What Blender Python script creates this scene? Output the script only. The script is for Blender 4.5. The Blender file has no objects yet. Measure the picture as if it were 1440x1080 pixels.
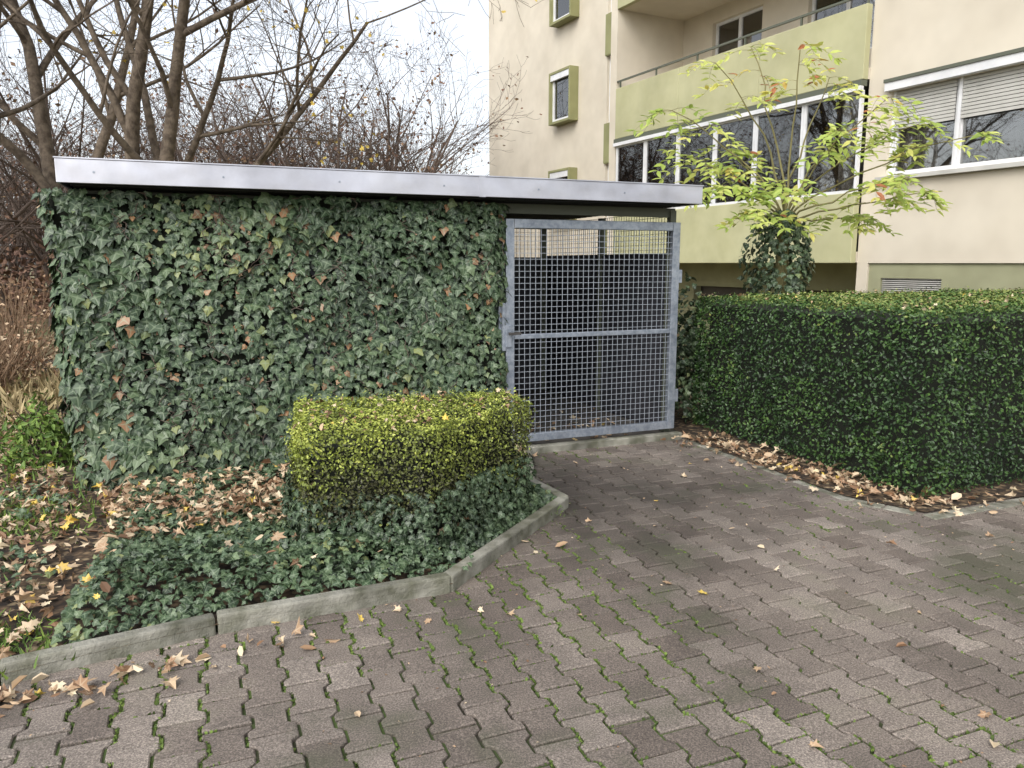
import bpy, math, random
import numpy as np
from mathutils import Vector
rng=np.random.default_rng(11)
scene=bpy.context.scene
COL=scene.collection

# ---------------------------------------------------------------- helpers
def link(o,parent=None):
    COL.objects.link(o)
    if parent is not None: o.parent=parent
    return o
def empty(name,loc=(0,0,0),rz=0):
    e=bpy.data.objects.new(name,None); e.empty_display_size=.2
    e.location=loc; e.rotation_euler=(0,0,rz); return link(e)
def mesh_np(name,V,Fs,mat,attrs=None,smooth=False,parent=None):
    V=np.asarray(V,dtype=np.float32)
    if not isinstance(Fs,(list,tuple)): Fs=[Fs]
    Fs=[np.asarray(f,dtype=np.int32) for f in Fs if len(f)]
    me=bpy.data.meshes.new(name)
    me.vertices.add(len(V)); me.vertices.foreach_set('co',V.ravel())
    vi=np.concatenate([f.ravel() for f in Fs])
    tot=np.concatenate([np.full(len(f),f.shape[1]) for f in Fs])
    st=np.concatenate([[0],np.cumsum(tot)[:-1]]).astype(np.int32)
    me.loops.add(len(vi)); me.loops.foreach_set('vertex_index',vi)
    me.polygons.add(len(tot)); me.polygons.foreach_set('loop_start',st)
    me.update(calc_edges=True)
    if attrs:
        for k,a in attrs.items():
            at=me.attributes.new(k,'FLOAT','POINT'); at.data.foreach_set('value',np.asarray(a,dtype=np.float32))
    me.polygons.foreach_set('use_smooth',np.full(len(tot),smooth))
    me.materials.append(mat)
    o=bpy.data.objects.new(name,me); return link(o,parent)
class Boxes:
    def __init__(s): s.V=[];s.F=[]
    def add(s,x0,x1,y0,y1,z0,z1):
        b=len(s.V)
        s.V+=[(x0,y0,z0),(x1,y0,z0),(x1,y1,z0),(x0,y1,z0),(x0,y0,z1),(x1,y0,z1),(x1,y1,z1),(x0,y1,z1)]
        s.F+=[(b,b+3,b+2,b+1),(b+4,b+5,b+6,b+7),(b,b+1,b+5,b+4),(b+1,b+2,b+6,b+5),(b+2,b+3,b+7,b+6),(b+3,b,b+4,b+7)]
        return s
    def build(s,name,mat,parent=None,bevel=0):
        o=mesh_np(name,s.V,np.array(s.F),mat,parent=parent)
        if bevel:
            m=o.modifiers.new('b','BEVEL'); m.width=bevel; m.segments=2; m.limit_method='ANGLE'
        return o
def fnoise(P,scale,seed,n=7):
    r=np.random.default_rng(seed); P=np.asarray(P); out=np.zeros(len(P))
    for i in range(n):
        k=r.normal(0,1,P.shape[1]); k*=scale*(0.6+1.6*i/n)/np.linalg.norm(k)
        out+=np.sin(P@k+r.uniform(0,6.28))
    return out/math.sqrt(n)
def norm(a): return a/(np.linalg.norm(a,axis=-1,keepdims=True)+1e-9)
def scatter(tV,tF,P,N,T,S,zs=None,xs=None):
    z=norm(N); y=norm(T-(T*z).sum(1,keepdims=True)*z); x=np.cross(y,z)
    tv=np.repeat(tV[None],len(P),0)*S[:,None,None]
    if zs is not None: tv[:,:,2]*=zs[:,None]
    if xs is not None: tv[:,:,0]*=xs[:,None]
    V=P[:,None]+tv[:,:,0:1]*x[:,None]+tv[:,:,1:2]*y[:,None]+tv[:,:,2:3]*z[:,None]
    F=tF[None]+(np.arange(len(P))*len(tV))[:,None,None]
    return V.reshape(-1,3),F.reshape(-1,tF.shape[1])
def leaves(name,tmpl,P,N,T,S,rnd,mat,zs=None,parent=None,xs=None):
    tV,tF=tmpl[0],tmpl[1]
    V,F=scatter(tV,tF,P,N,T,S,zs,xs)
    at={'rnd':np.repeat(rnd,len(tV))}
    if len(tmpl)>2: at['ctr']=np.tile(tmpl[2],len(P))
    return mesh_np(name,V,F,mat,at,parent=parent)
def rnd_dirs(n): return norm(rng.normal(0,1,(n,3)))

def fan(outline,c,cz,veins=()):
    n=len(outline); V=np.array([(c[0],c[1],cz)]+list(outline),dtype=float)
    F=np.array([(0,1+i,1+(i+1)%n) for i in range(n)]); ctr=np.zeros(n+1); ctr[0]=1
    for v in veins: ctr[1+v]=.8
    return V,F,ctr
IVY=fan([(0,0,.02),(.2,-.15,-.01),(.38,-.0,-.02),(.54,.24,-.07),(.32,.40,.01),(.17,.68,.0),(0,.92,-.10),(-.17,.68,.0),(-.32,.40,.01),(-.54,.24,-.07),(-.38,0,-.02),(-.2,-.15,-.01)],(0,.22),.05,(0,3,6,9))
def maple(spec):
    o=[]
    for a,r in spec: o.append((r*math.cos(math.radians(a)),r*math.sin(math.radians(a))+.2,.20*r*r*math.cos(math.radians(a*2))))
    for a,r in spec[1:-1][::-1]: o.append((-r*math.cos(math.radians(a)),r*math.sin(math.radians(a))+.2,.22*r*r))
    return fan(o,(0,.2),-.02,(0,3,5,7,9,11))
MAPLE=maple([(-90,.08),(-50,.42),(-28,.34),(-2,.66),(20,.46),(42,.82),(64,.52),(90,.95)]); MAPLE[0][:,:]*=.62
DIAM=(np.array([(0,0,0),(.3,.5,.08),(0,1,0),(-.3,.5,.08)],dtype=float),np.array([(0,1,2),(0,2,3)]))
OVAL=(np.array([(0,0,0),(.30,.3,.07),(.26,.75,.05),(0,1,-.02),(-.26,.75,.05),(-.30,.3,.07)],dtype=float),np.array([(0,1,2,3),(0,3,4,5)]))
LANCE=(np.array([(0,0,0),(.18,.3,.03),(.16,.62,.02),(0,1,-.1),(-.16,.62,.02),(-.18,.3,.03),(0,.4,-.02)],dtype=float),np.array([(6,0,1),(6,1,2),(6,2,3),(6,3,4),(6,4,5),(6,5,0)]))
BLADE=(np.array([(-.09,0,0),(.09,0,0),(.05,.6,.05),(0,1,.2)],dtype=float),np.array([(0,1,2),(0,2,3)]))
MOSS=(np.array([(-.35,0,0),(.35,0,0),(.2,.6,.05),(-.2,.6,.2)],dtype=float),np.array([(0,1,2),(0,2,3)]))

class Tubes:
    def __init__(s): s.V=[];s.F=[];s.n=0
    def add(s,pts,r,k):
        pts=np.asarray(pts,float); r=np.asarray(r,float); n=len(pts)
        t=norm(np.gradient(pts,axis=0)); ref=np.array([.31,.17,.05]) if abs(t[0,2])>.6 else np.array([.05,.1,1.])
        u=norm(np.cross(t,ref)); w=np.cross(t,u)
        a=np.arange(k)*2*math.pi/k
        ring=pts[:,None]+r[:,None,None]*(np.cos(a)[None,:,None]*u[:,None]+np.sin(a)[None,:,None]*w[:,None])
        s.V.append(ring.reshape(-1,3))
        i=np.arange(n-1)[:,None]*k; j=np.arange(k)[None]; j2=(j+1)%k
        F=np.stack([i+j,i+j2,i+k+j2,i+k+j],-1).reshape(-1,4)+s.n
        s.F.append(F); s.n+=n*k
    def arrays(s): return np.concatenate(s.V),np.concatenate(s.F)
def grow(tm,p,d,r,L,lvl,mx,g,tips,up=.04,wob=.12,nch=(5,6,5,4,3),ratio=.58,start=.3,coarse=1.):
    n=max(3,int(L/(.35 if lvl<2 else .25)/coarse)); n=min(n,14)
    pts=[np.array(p,float)]; ds=[]; d=np.array(d,float); d/=np.linalg.norm(d)
    for i in range(n):
        d=d+g.normal(0,wob,3)+np.array([0,0,up]); d/=np.linalg.norm(d); ds.append(d)
        pts.append(pts[-1]+d*L/n)
    tt=np.linspace(0,1,n+1); rr=np.maximum(r*(1-.72*tt),.0035)
    tm.add(pts,rr,8 if lvl==0 else (6 if lvl==1 else (4 if lvl==2 else 3)))
    if lvl>=mx: tips.append(pts[-1]); tips.append(pts[len(pts)//2]); return
    c=nch[min(lvl,len(nch)-1)]
    for j in range(c):
        t=start+(1-start)*(j+g.uniform(.2,.9))/c; i=min(n-1,int(t*n))
        ax=g.normal(0,1,3); ax-=ax@ds[i]*ds[i]; ax/=np.linalg.norm(ax)
        an=math.radians(g.uniform(28,58)); nd=ds[i]*math.cos(an)+ax*math.sin(an)
        grow(tm,pts[i+1],nd,max(rr[i+1]*g.uniform(.5,.72),.0035),L*ratio*g.uniform(.7,1.2)*(1.15-.5*t),lvl+1,mx,g,tips,up,wob*1.15,nch,ratio,.2,coarse)

# ---------------------------------------------------------------- materials
def newmat(name):
    m=bpy.data.materials.new(name); m.use_nodes=True; nt=m.node_tree
    return m,nt,nt.nodes['Principled BSDF'],nt.nodes,nt.links
def noise(nt,scale,detail=3,rough=.6,coord='Object'):
    tc=nt.nodes.new('ShaderNodeTexCoord'); n=nt.nodes.new('ShaderNodeTexNoise')
    n.inputs['Scale'].default_value=scale; n.inputs['Detail'].default_value=detail; n.inputs['Roughness'].default_value=rough
    nt.links.new(tc.outputs[coord],n.inputs['Vector']); return n
def ramp(nt,src,stops,interp='LINEAR'):
    r=nt.nodes.new('ShaderNodeValToRGB'); r.color_ramp.interpolation=interp; e=r.color_ramp.elements
    while len(e)<len(stops): e.new(.5)
    for el,(p,c) in zip(e,stops):
        el.position=p; el.color=(c[0],c[1],c[2],1) if not isinstance(c,(int,float)) else (c,c,c,1)
    nt.links.new(src,r.inputs[0]); return r
def mixc(nt,a,b,f,mode='MIX'):
    m=nt.nodes.new('ShaderNodeMix'); m.data_type='RGBA'; m.blend_type=mode
    for sock,v in ((m.inputs[0],f),(m.inputs[6],a),(m.inputs[7],b)):
        if hasattr(v,'links'): nt.links.new(v,sock)
        elif isinstance(v,(int,float)): sock.default_value=v
        else: sock.default_value=(v[0],v[1],v[2],1)
    return m.outputs[2]
def bump(nt,h,strength,dist,bsdf):
    b=nt.nodes.new('ShaderNodeBump'); b.inputs['Strength'].default_value=strength; b.inputs['Distance'].default_value=dist
    nt.links.new(h,b.inputs['Height']); nt.links.new(b.outputs[0],bsdf.inputs['Normal'])
def surf(name,c1,c2,scale,rough=.8,metal=0,bscale=60,bstr=.3,bdist=.004,lo=.35,hi=.65,stain=None):
    m,nt,b,N,L=newmat(name)
    n=noise(nt,scale,2); r=ramp(nt,n.outputs[0],[(lo,c1),(hi,c2)]); out=r.outputs[0]
    if stain:
        n2=noise(nt,stain[0],4,.7); r2=ramp(nt,n2.outputs[0],[(.4,1.),(.75,stain[1])]); out=mixc(nt,out,r2.outputs[0],1.,'MULTIPLY')
    L.new(out,b.inputs['Base Color']); b.inputs['Roughness'].default_value=rough; b.inputs['Metallic'].default_value=metal
    if bstr: n3=noise(nt,bscale,2); bump(nt,n3.outputs[0],bstr,bdist,b)
    return m
def flat(name,c,rough=.9,metal=0):
    m,nt,b,N,L=newmat(name); b.inputs['Base Color'].default_value=(*c,1); b.inputs['Roughness'].default_value=rough; b.inputs['Metallic'].default_value=metal; return m
def leafmat(name,stops,rough=.5,trans=0,ctr=None,spec=.4,ctrf=.55):
    m,nt,b,N,L=newmat(name)
    a=N.new('ShaderNodeAttribute'); a.attribute_name='rnd'
    r=ramp(nt,a.outputs['Fac'],stops); out=r.outputs[0]
    if ctr:
        c=N.new('ShaderNodeAttribute'); c.attribute_name='ctr'
        rr=ramp(nt,c.outputs['Fac'],[(.62,0.),(.95,ctrf)]); out=mixc(nt,out,ctr,rr.outputs[0])
    L.new(out,b.inputs['Base Color']); b.inputs['Roughness'].default_value=rough
    b.inputs['Specular IOR Level'].default_value=spec
    if trans:
        t=N.new('ShaderNodeBsdfTranslucent'); L.new(out,t.inputs[0]); mx=N.new('ShaderNodeMixShader'); mx.inputs[0].default_value=trans
        L.new(b.outputs[0],mx.inputs[1]); L.new(t.outputs[0],mx.inputs[2]); L.new(mx.outputs[0],N['Material Output'].inputs[0])
    return m

M_beige=surf('stucco_beige',(.60,.54,.435),(.66,.60,.49),1.2,.9,bscale=180,bstr=.35,stain=(.5,.86))
M_green=surf('paint_green',(.42,.41,.235),(.47,.46,.275),1.5,.8,bscale=120,bstr=.25,stain=(.8,.80))
M_greend=surf('plinth_green',(.28,.28,.17),(.34,.34,.21),1.5,.85,bscale=120,bstr=.3,stain=(.9,.8))
M_olive=surf('surround_olive',(.22,.22,.10),(.28,.28,.13),1.5,.7,bstr=0)
M_white=surf('white_pvc',(.68,.69,.70),(.76,.76,.76),3,.35,bstr=0,stain=(2,.85))
M_shut=surf('shutter_grey',(.46,.45,.41),(.52,.51,.47),3,.5,bstr=0,stain=(2,.85))
M_dark=surf('dark_void',(.045,.042,.04),(.10,.088,.075),1.3,.9,bstr=0)
M_curt=surf('curtain',(.30,.27,.24),(.62,.6,.56),14,.9,bstr=0)
M_rail=flat('rail_green',(.10,.11,.08),.5)
M_galv=surf('galvanised_steel',(.27,.31,.37),(.41,.45,.51),25,.42,.55,bstr=0,stain=(3,.65))
M_wire=flat('wire_steel',(.40,.44,.49),.45,.5)
M_alu=surf('aluminium_fascia',(.48,.48,.53),(.66,.66,.72),1.6,.30,.8,bscale=2.2,bstr=.45,bdist=.03,stain=(4,.85))
M_roofu=flat('roof_underside',(.014,.014,.016),.7)
M_panel=surf('wall_panel_grey',(.028,.030,.038),(.065,.066,.078),4,.7,bstr=0,stain=(2,.5))
M_conc=surf('kerb_concrete',(.13,.13,.09),(.34,.33,.28),6,.9,bscale=60,bstr=.9,bdist=.008,stain=(2.2,.45))
M_floor=surf('shed_floor',(.06,.055,.05),(.11,.10,.09),5,.9,bstr=0)
M_bark=surf('bark',(.075,.056,.040),(.19,.15,.11),7,.95,bscale=30,bstr=.8,bdist=.02)
M_twig=flat('twig_brown',(.115,.085,.068))
M_stem=flat('green_stem',(.19,.17,.07),.8)
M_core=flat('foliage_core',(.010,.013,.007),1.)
M_binm=flat('bin_plastic',(.025,.028,.032),.5)
M_soil,nt,b,N,L=newmat('leaf_litter_soil')
tc=N.new('ShaderNodeTexCoord')
vo=N.new('ShaderNodeTexVoronoi'); vo.inputs['Scale'].default_value=26; L.new(tc.outputs['Object'],vo.inputs['Vector'])
sx=N.new('ShaderNodeSeparateColor'); L.new(vo.outputs['Color'],sx.inputs[0])
c=ramp(nt,sx.outputs[0],[(0,(.03,.02,.012)),(.4,(.07,.042,.022)),(.7,(.17,.11,.06)),(.9,(.30,.21,.12)),(1,(.36,.28,.16))])
dk=ramp(nt,vo.outputs['Distance'],[(.0,1.1),(.6,.35)]); L.new(mixc(nt,c.outputs[0],dk.outputs[0],1.,'MULTIPLY'),b.inputs['Base Color'])
b.inputs['Roughness'].default_value=.9
M_glass,nt,b,N,L=newmat('window_glass')
fr=N.new('ShaderNodeFresnel'); fr.inputs[0].default_value=1.5
ma=N.new('ShaderNodeMath'); ma.operation='MULTIPLY_ADD'; ma.inputs[1].default_value=1.3; ma.inputs[2].default_value=.15; L.new(fr.outputs[0],ma.inputs[0])
tr=N.new('ShaderNodeBsdfTransparent'); tr.inputs[0].default_value=(.85,.86,.85,1)
gl=N.new('ShaderNodeBsdfGlossy'); gl.inputs['Roughness'].default_value=.02
mx=N.new('ShaderNodeMixShader'); L.new(ma.outputs[0],mx.inputs[0]); L.new(tr.outputs[0],mx.inputs[1]); L.new(gl.outputs[0],mx.inputs[2]); L.new(mx.outputs[0],N['Material Output'].inputs[0])
# pavers
M_pav,nt,b,N,L=newmat('concrete_paver')
a=N.new('ShaderNodeAttribute'); a.attribute_name='rnd'
base=ramp(nt,a.outputs['Fac'],[(0,(.115,.093,.078)),(.5,(.165,.138,.117)),(1,(.225,.192,.165))]).outputs[0]
n1=noise(nt,150,2,.85); sp=ramp(nt,n1.outputs[0],[(.3,.40),(.5,1.),(.68,2.0)]).outputs[0]; base=mixc(nt,base,sp,1.,'MULTIPLY')
n2=noise(nt,.9,4,.7); dp=ramp(nt,n2.outputs[0],[(.35,.56),(.6,1.10)]).outputs[0]; base=mixc(nt,base,dp,1.,'MULTIPLY')
gm=ramp(nt,n2.outputs[0],[(.36,.30),(.46,0.),(.56,0.),(.68,.25)]).outputs[0]; base=mixc(nt,base,(.10,.115,.06),gm)
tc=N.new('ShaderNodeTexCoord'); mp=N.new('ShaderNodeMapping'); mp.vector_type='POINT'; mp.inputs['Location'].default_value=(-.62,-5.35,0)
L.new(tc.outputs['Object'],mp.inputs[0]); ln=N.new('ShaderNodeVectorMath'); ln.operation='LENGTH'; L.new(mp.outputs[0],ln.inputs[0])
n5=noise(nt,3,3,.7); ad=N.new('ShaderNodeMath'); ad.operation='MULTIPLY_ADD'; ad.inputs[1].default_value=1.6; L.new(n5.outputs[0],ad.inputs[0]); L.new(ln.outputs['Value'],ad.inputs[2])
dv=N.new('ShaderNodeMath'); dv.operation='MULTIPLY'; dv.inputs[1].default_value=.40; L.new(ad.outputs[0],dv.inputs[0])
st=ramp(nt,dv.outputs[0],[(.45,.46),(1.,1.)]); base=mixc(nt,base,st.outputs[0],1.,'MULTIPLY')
L.new(base,b.inputs['Base Color']); b.inputs['Roughness'].default_value=.74
M_joint,nt,b,N,L=newmat('mossy_joint')
n1=noise(nt,2.2,4,.7); c=ramp(nt,n1.outputs[0],[(.38,(.035,.03,.02)),(.50,(.055,.08,.024)),(.68,(.09,.14,.03))]); L.new(c.outputs[0],b.inputs['Base Color'])
b.inputs['Roughness'].default_value=1
M_ground,nt,b,N,L=newmat('ground')
n1=noise(nt,.5,5,.7); c=ramp(nt,n1.outputs[0],[(.35,(.14,.10,.05)),(.5,(.20,.16,.08)),(.62,(.07,.11,.03))]); L.new(c.outputs[0],b.inputs['Base Color'])
b.inputs['Roughness'].default_value=1

M_ivy=leafmat('ivy_leaf',[(0,(.018,.032,.016)),(.35,(.038,.067,.032)),(.65,(.066,.106,.050)),(.85,(.118,.165,.080)),(.93,(.20,.23,.085)),(.95,(.16,.09,.045)),(1,(.32,.17,.08))],.42,0,ctr=(.24,.30,.19),spec=.42,ctrf=.55)
M_hedge=leafmat('privet_leaf',[(0,(.012,.030,.010)),(.45,(.036,.080,.020)),(.8,(.078,.15,.032)),(1,(.22,.25,.07))],.42)
M_box=leafmat('boxwood_leaf',[(0,(.035,.035,.016)),(.25,(.085,.092,.030)),(.5,(.15,.185,.036)),(.75,(.28,.335,.05)),(1,(.44,.47,.11))],.45)
M_yel=leafmat('sumac_leaf',[(0,(.22,.32,.07)),(.5,(.40,.50,.11)),(.85,(.62,.65,.20)),(.96,(.6,.5,.12)),(1,(.42,.16,.07))],.5,.35)
M_fall=leafmat('fallen_leaf',[(0,(.12,.065,.035)),(.3,(.27,.155,.085)),(.55,(.44,.31,.19)),(.8,(.60,.49,.34)),(.94,(.66,.56,.38)),(.97,(.62,.42,.10)),(1,(.66,.48,.07))],.6,0,ctr=(.6,.5,.36),ctrf=.4)
M_gold=leafmat('golden_leaf',[(0,(.5,.36,.08)),(1,(.66,.5,.1))],.6)
M_rust=leafmat('rust_leaf',[(0,(.13,.07,.05)),(.6,(.22,.13,.085)),(1,(.35,.24,.12))],.7)
M_grass=leafmat('grass_blade',[(0,(.06,.115,.022)),(.6,(.12,.20,.035)),(1,(.20,.28,.05))],.6)
M_dry=leafmat('dry_grass',[(0,(.20,.15,.07)),(1,(.42,.34,.18))],.7)
M_moss=leafmat('moss',[(0,(.045,.07,.018)),(.6,(.095,.145,.03)),(1,(.16,.23,.045))],.8)

# ---------------------------------------------------------------- polygons utils
def inside(P,poly):
    x,y=P[:,0],P[:,1]; c=np.zeros(len(P),bool); n=len(poly)
    for i in range(n):
        x1,y1=poly[i]; x2,y2=poly[(i+1)%n]
        if y1==y2: continue
        c^=((y1>y)!=(y2>y))&(x<(x2-x1)*(y-y1)/(y2-y1)+x1)
    return c
def dist_edges(P,poly,close=True):
    d=np.full(len(P),1e9); n=len(poly)
    for i in range(n if close else n-1):
        a=np.array(poly[i]);b2=np.array(poly[(i+1)%n]); ab=b2-a
        t=np.clip(((P-a)@ab)/(ab@ab),0,1); d=np.minimum(d,np.linalg.norm(P-(a+t[:,None]*ab),axis=1))
    return d
def inset(poly,w):
    p=np.array(poly,float); m=len(p); A=sum(p[i][0]*p[(i+1)%m][1]-p[(i+1)%m][0]*p[i][1] for i in range(m)); s=np.sign(A); out=[]
    for i in range(m):
        a=norm(p[i]-p[i-1]); b2=norm(p[(i+1)%m]-p[i]); na=np.array([-a[1],a[0]])*s; nb=np.array([-b2[1],b2[0]])*s
        q=norm(na+nb); out.append(p[i]+q*w/max(.35,q@na))
    return np.array(out)
def sheet(name,poly,z,mat):
    me=bpy.data.meshes.new(name); me.from_pydata([(p[0],p[1],z) for p in poly],[],[list(range(len(poly)))]); me.materials.append(mat); me.update()
    return link(bpy.data.objects.new(name,me))
def samp_poly(poly,n):
    poly=np.array(poly); lo=poly.min(0);hi=poly.max(0); out=[]
    while sum(map(len,out))<n:
        p=rng.uniform(lo,hi,(n*2,2)); out.append(p[inside(p,poly)])
    return np.concatenate(out)[:n]

A22=math.radians(22); C,S_=math.cos(A22),math.sin(A22)
SO=np.array([-.07,6.47])
def shed_w(lx,ly): return np.stack([SO[0]+np.asarray(lx)*C-np.asarray(ly)*S_,SO[1]+np.asarray(lx)*S_+np.asarray(ly)*C],-1)

KERB=[(-5.6,1.02),(-2.0,2.78),(-1.31,3.2),(-.30,3.64),(.386,5.0),(.17,5.42),(.17,6.42)]
BED=KERB+[tuple(shed_w(-3.2,.4)),(-6,12),(-16,16),(-16,-4)]
HEDGE_BED=[(1.62,7.05),(2.34,5.22),(2.72,4.86),(9.5,7.6),(9.5,9.6),(3,12.3),(1.2,12.5)]

# ---------------------------------------------------------------- ground
sheet('ground',[(-250,-150),(250,-150),(250,350),(-250,350)],-.06,M_ground)
sheet('paving_bed',[(-9,-3),(12,-3),(12,12.5),(-.5,12.5),(-.5,6.6),(-9,6.6)],-.013,M_joint)
sheet('garden_bed',BED,.045,M_soil)
sheet('hedge_soil_bed',HEDGE_BED,.012,M_soil)

def pavers():
    g=.0055; m=.075-g; a=.014; h=.1-g
    top=[(-h,m+a),(-.06-g*.4,m+a),(-.04-g*.4,m-a),(.04+g*.4,m-a),(.06+g*.4,m+a),(h,m+a)]
    out=np.array(top[::-1]+[(p,-q) for p,q in top])
    inn=out*np.array([.955,.93])
    tv=np.concatenate([np.c_[inn,np.zeros(12)],np.c_[out,np.full(12,-.006)],np.c_[out,np.full(12,-.035)]])
    q=[(0,1,10,11),(1,2,9,10),(2,3,8,9),(3,4,7,8),(4,5,6,7)]
    for r in (0,12):
        for i in range(12):
            j=(i+1)%12; q.append((r+12+i,r+12+j,r+j,r+i))
    q=np.array(q)
    pd=np.array([-S_,C]); qd=np.array([C,S_])
    I,J=np.meshgrid(np.arange(-60,75),np.arange(-90,110)); I=I.ravel();J=J.ravel()
    pp=I*.2+(J%2)*.1; qq=J*.15
    cen=pp[:,None]*pd+qq[:,None]*qd
    ok=(cen[:,0]>-6.5)&(cen[:,0]<9)&(cen[:,1]>-.6)&(cen[:,1]<7.6)
    inb=inside(cen,BED)&(dist_edges(cen,BED)>.12); inh=inside(cen,HEDGE_BED)&(dist_edges(cen,HEDGE_BED)>.12)
    lx=(cen-SO)@qd; ly=(cen-SO)@pd
    ins=(lx>-3.3)&(ly>-.0)&(lx<1.6)
    ok&=~inb&~inh&~ins
    cen=cen[ok]; n=len(cen)
    th=rng.normal(0,.009,n); tx=rng.normal(0,.010,n); ty=rng.normal(0,.010,n); dz=np.clip(rng.normal(0,.0018,n),-.004,.004)
    c,s=np.cos(th)[:,None],np.sin(th)[:,None]
    p=tv[None,:,0]*c-tv[None,:,1]*s; qv=tv[None,:,0]*s+tv[None,:,1]*c
    X=cen[:,None]+p[...,None]*pd-qv[...,None]*qd
    Z=tv[None,:,2]+dz[:,None]+tx[:,None]*p+ty[:,None]*qv
    V=np.concatenate([X,Z[...,None]],-1).reshape(-1,3)
    F=(q[None]+(np.arange(n)*36)[:,None,None]).reshape(-1,4)
    rn=np.clip(.5+rng.normal(0,.24,n)+.15*fnoise(cen,1.2,3),0,1)
    mesh_np('brick_pavement',V,F[:, ::-1],M_pav,{'rnd':np.repeat(rn,36)})
    K_=190000
    ids=rng.integers(0,n,K_); e=rng.integers(0,12,K_); t=rng.uniform(0,1,K_)[:,None]
    o1=out[e]*1.045; o2=out[(e+1)%12]*1.045; pt=o1*(1-t)+o2*t
    W=cen[ids]+pt[:,:1]*pd-pt[:,1:]*qd
    f=fnoise(W,1.7,5)+.6*fnoise(W,7,6)+.5*fnoise(W,26,7)+.22*np.clip(1.6-W[:,0],-3,1.5); keep=(f>.12)&(W[:,1]<6.8)&(W[:,1]>.9)&(W[:,0]<5)&(W[:,0]>-4); W=W[keep]; f=f[keep]
    nn=len(W); P=np.c_[W+rng.normal(0,.003,(nn,2)),np.full(nn,-.009)]
    T=norm(rng.normal(0,.8,(nn,3))+np.array([0,0,1.3]))
    leaves('joint_moss',MOSS,P,rnd_dirs(nn),T,rng.uniform(.009,.018,nn)*(1+.35*np.clip(f,0,1.5)),np.clip(rng.uniform(0,.8,nn)+.2*np.clip(f,0,1),0,1),M_moss)
pavers()

K=empty('kerb_edging')
def kerb():
    pts=[np.array(p) for p in KERB]
    pieces=[]
    for i in range(len(pts)-1):
        a,b2=pts[i],pts[i+1]; Ls=np.linalg.norm(b2-a); nseg=max(1,round(Ls/1.1))
        for j in range(nseg):
            pieces.append((a+(b2-a)*j/nseg,a+(b2-a)*(j+1)/nseg))
    for i,(a,b2) in enumerate(pieces):
        L_=np.linalg.norm(b2-a); d=(b2-a)/L_
        bx=Boxes().add(.004,L_-.004,0.0,.07,-.05,.088+rng.normal(0,.005))
        o=bx.build('kerb_stone_%d'%i,M_conc,K,.010); o.location=(a[0],a[1],0); o.rotation_euler=(rng.normal(0,.04),rng.normal(0,.004),math.atan2(d[1],d[0]))
kerb()
E=empty('edging_stones')
for (a,b2) in (((1.60,6.95),(2.30,5.15)),((2.33,5.08),(2.68,4.78)),((2.72,4.74),(9.4,7.44))):
    a=np.array(a);b2=np.array(b2); L_=np.linalg.norm(b2-a); d=(b2-a)/L_; bb=Boxes(); x=0
    while x<L_-.1:
        w=.19; bb.add(x+.004,x+w,0,.10,-.03,.006+rng.normal(0,.003)); x+=w+.006
    o=bb.build('edging_row',M_conc,E,.006); o.location=(a[0],a[1],0); o.rotation_euler=(0,0,math.atan2(d[1],d[0]))

# ---------------------------------------------------------------- shed
SH=empty('bin_shelter',(SO[0],SO[1],0),A22)
Boxes().add(-3.2,1.75,.0,2.95,-.04,.03).build('floor_slab',M_floor,SH)
Boxes().add(-.06,1.76,-.10,-.002,-.04,.06).build('threshold',M_conc,SH,.008)
w=Boxes(); w.add(-3.15,-.06,0,.05,.032,2.05); w.add(-3.2,-3.152,0,2.9,.032,2.05); w.build('front_wall',M_panel,SH)
w=Boxes(); w.add(-3.14,1.70,2.86,2.9,.032,1.70)
for x in np.arange(-3.0,1.7,.22): w.add(x,x+.19,2.835,2.857,.05,1.69)
w.build('back_wall',M_panel,SH)
w=Boxes(); w.add(1.69,1.72,.10,2.855,.032,1.72)
for y in np.arange(.14,2.8,.22): w.add(1.668,1.688,y,y+.195,.05,1.71)
w.build('side_wall',M_panel,SH)
w=Boxes()
for x,y in ((1.64,.03),(1.64,1.35),(1.60,2.78),(.0,2.78),(-1.6,2.78),(-.12,.06),(-3.1,2.78)): w.add(x,x+.06,y,y+.06,.03,2.1)
w.add(-3.1,1.70,.05,.10,2.04,2.12); w.add(-3.1,1.70,2.72,2.77,2.04,2.12)
w.build('posts',M_rail,SH)
w=Boxes()
for y in np.arange(.12,2.8,.05): w.add(1.70,1.704,y,y+.004,1.72,2.1)
for z in np.arange(1.75,2.1,.05): w.add(1.704,1.708,.1,2.85,z,z+.004)
for x in np.arange(-3.1,1.7,.05): w.add(x,x+.004,2.88,2.884,1.7,2.1)
for z in np.arange(1.75,2.1,.05): w.add(-3.1,1.7,2.884,2.888,z,z+.004)
w.build('upper_wire_mesh',M_rail,SH)
w=Boxes(); w.add(-3.14,1.71,-.29,3.1,2.16,2.24)
for y in np.arange(-.2,3.0,.14): w.add(-3.1,1.68,y,y+.05,2.13,2.158)
w.build('roof_deck',M_roofu,SH)
w=Boxes()
w.add(-3.16,-.30,-.315,-.295,2.135,2.285); w.add(-.297,1.73,-.314,-.294,2.135,2.285)
w.add(-3.16,-3.145,-.293,3.1,2.135,2.285); w.add(1.715,1.73,-.292,3.1,2.135,2.285)
w.build('fascia',M_alu,SH,.003)
w=Boxes(); w.add(-.325,-.272,-.3185,-.3155,2.133,2.288); w.add(-3.165,1.735,-.322,-.292,2.286,2.294)
w.build('fascia_trim',M_alu,SH)
w=Boxes()
for x in np.arange(-2.95,1.7,.78): w.add(x,x+.012,-.320,-.3155,2.20,2.212)
w.build('fascia_screws',M_galv,SH)
Boxes().add(-.055,-.012,-.03,.05,.03,2.05).build('gate_post',M_galv,SH,.004)

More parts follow.
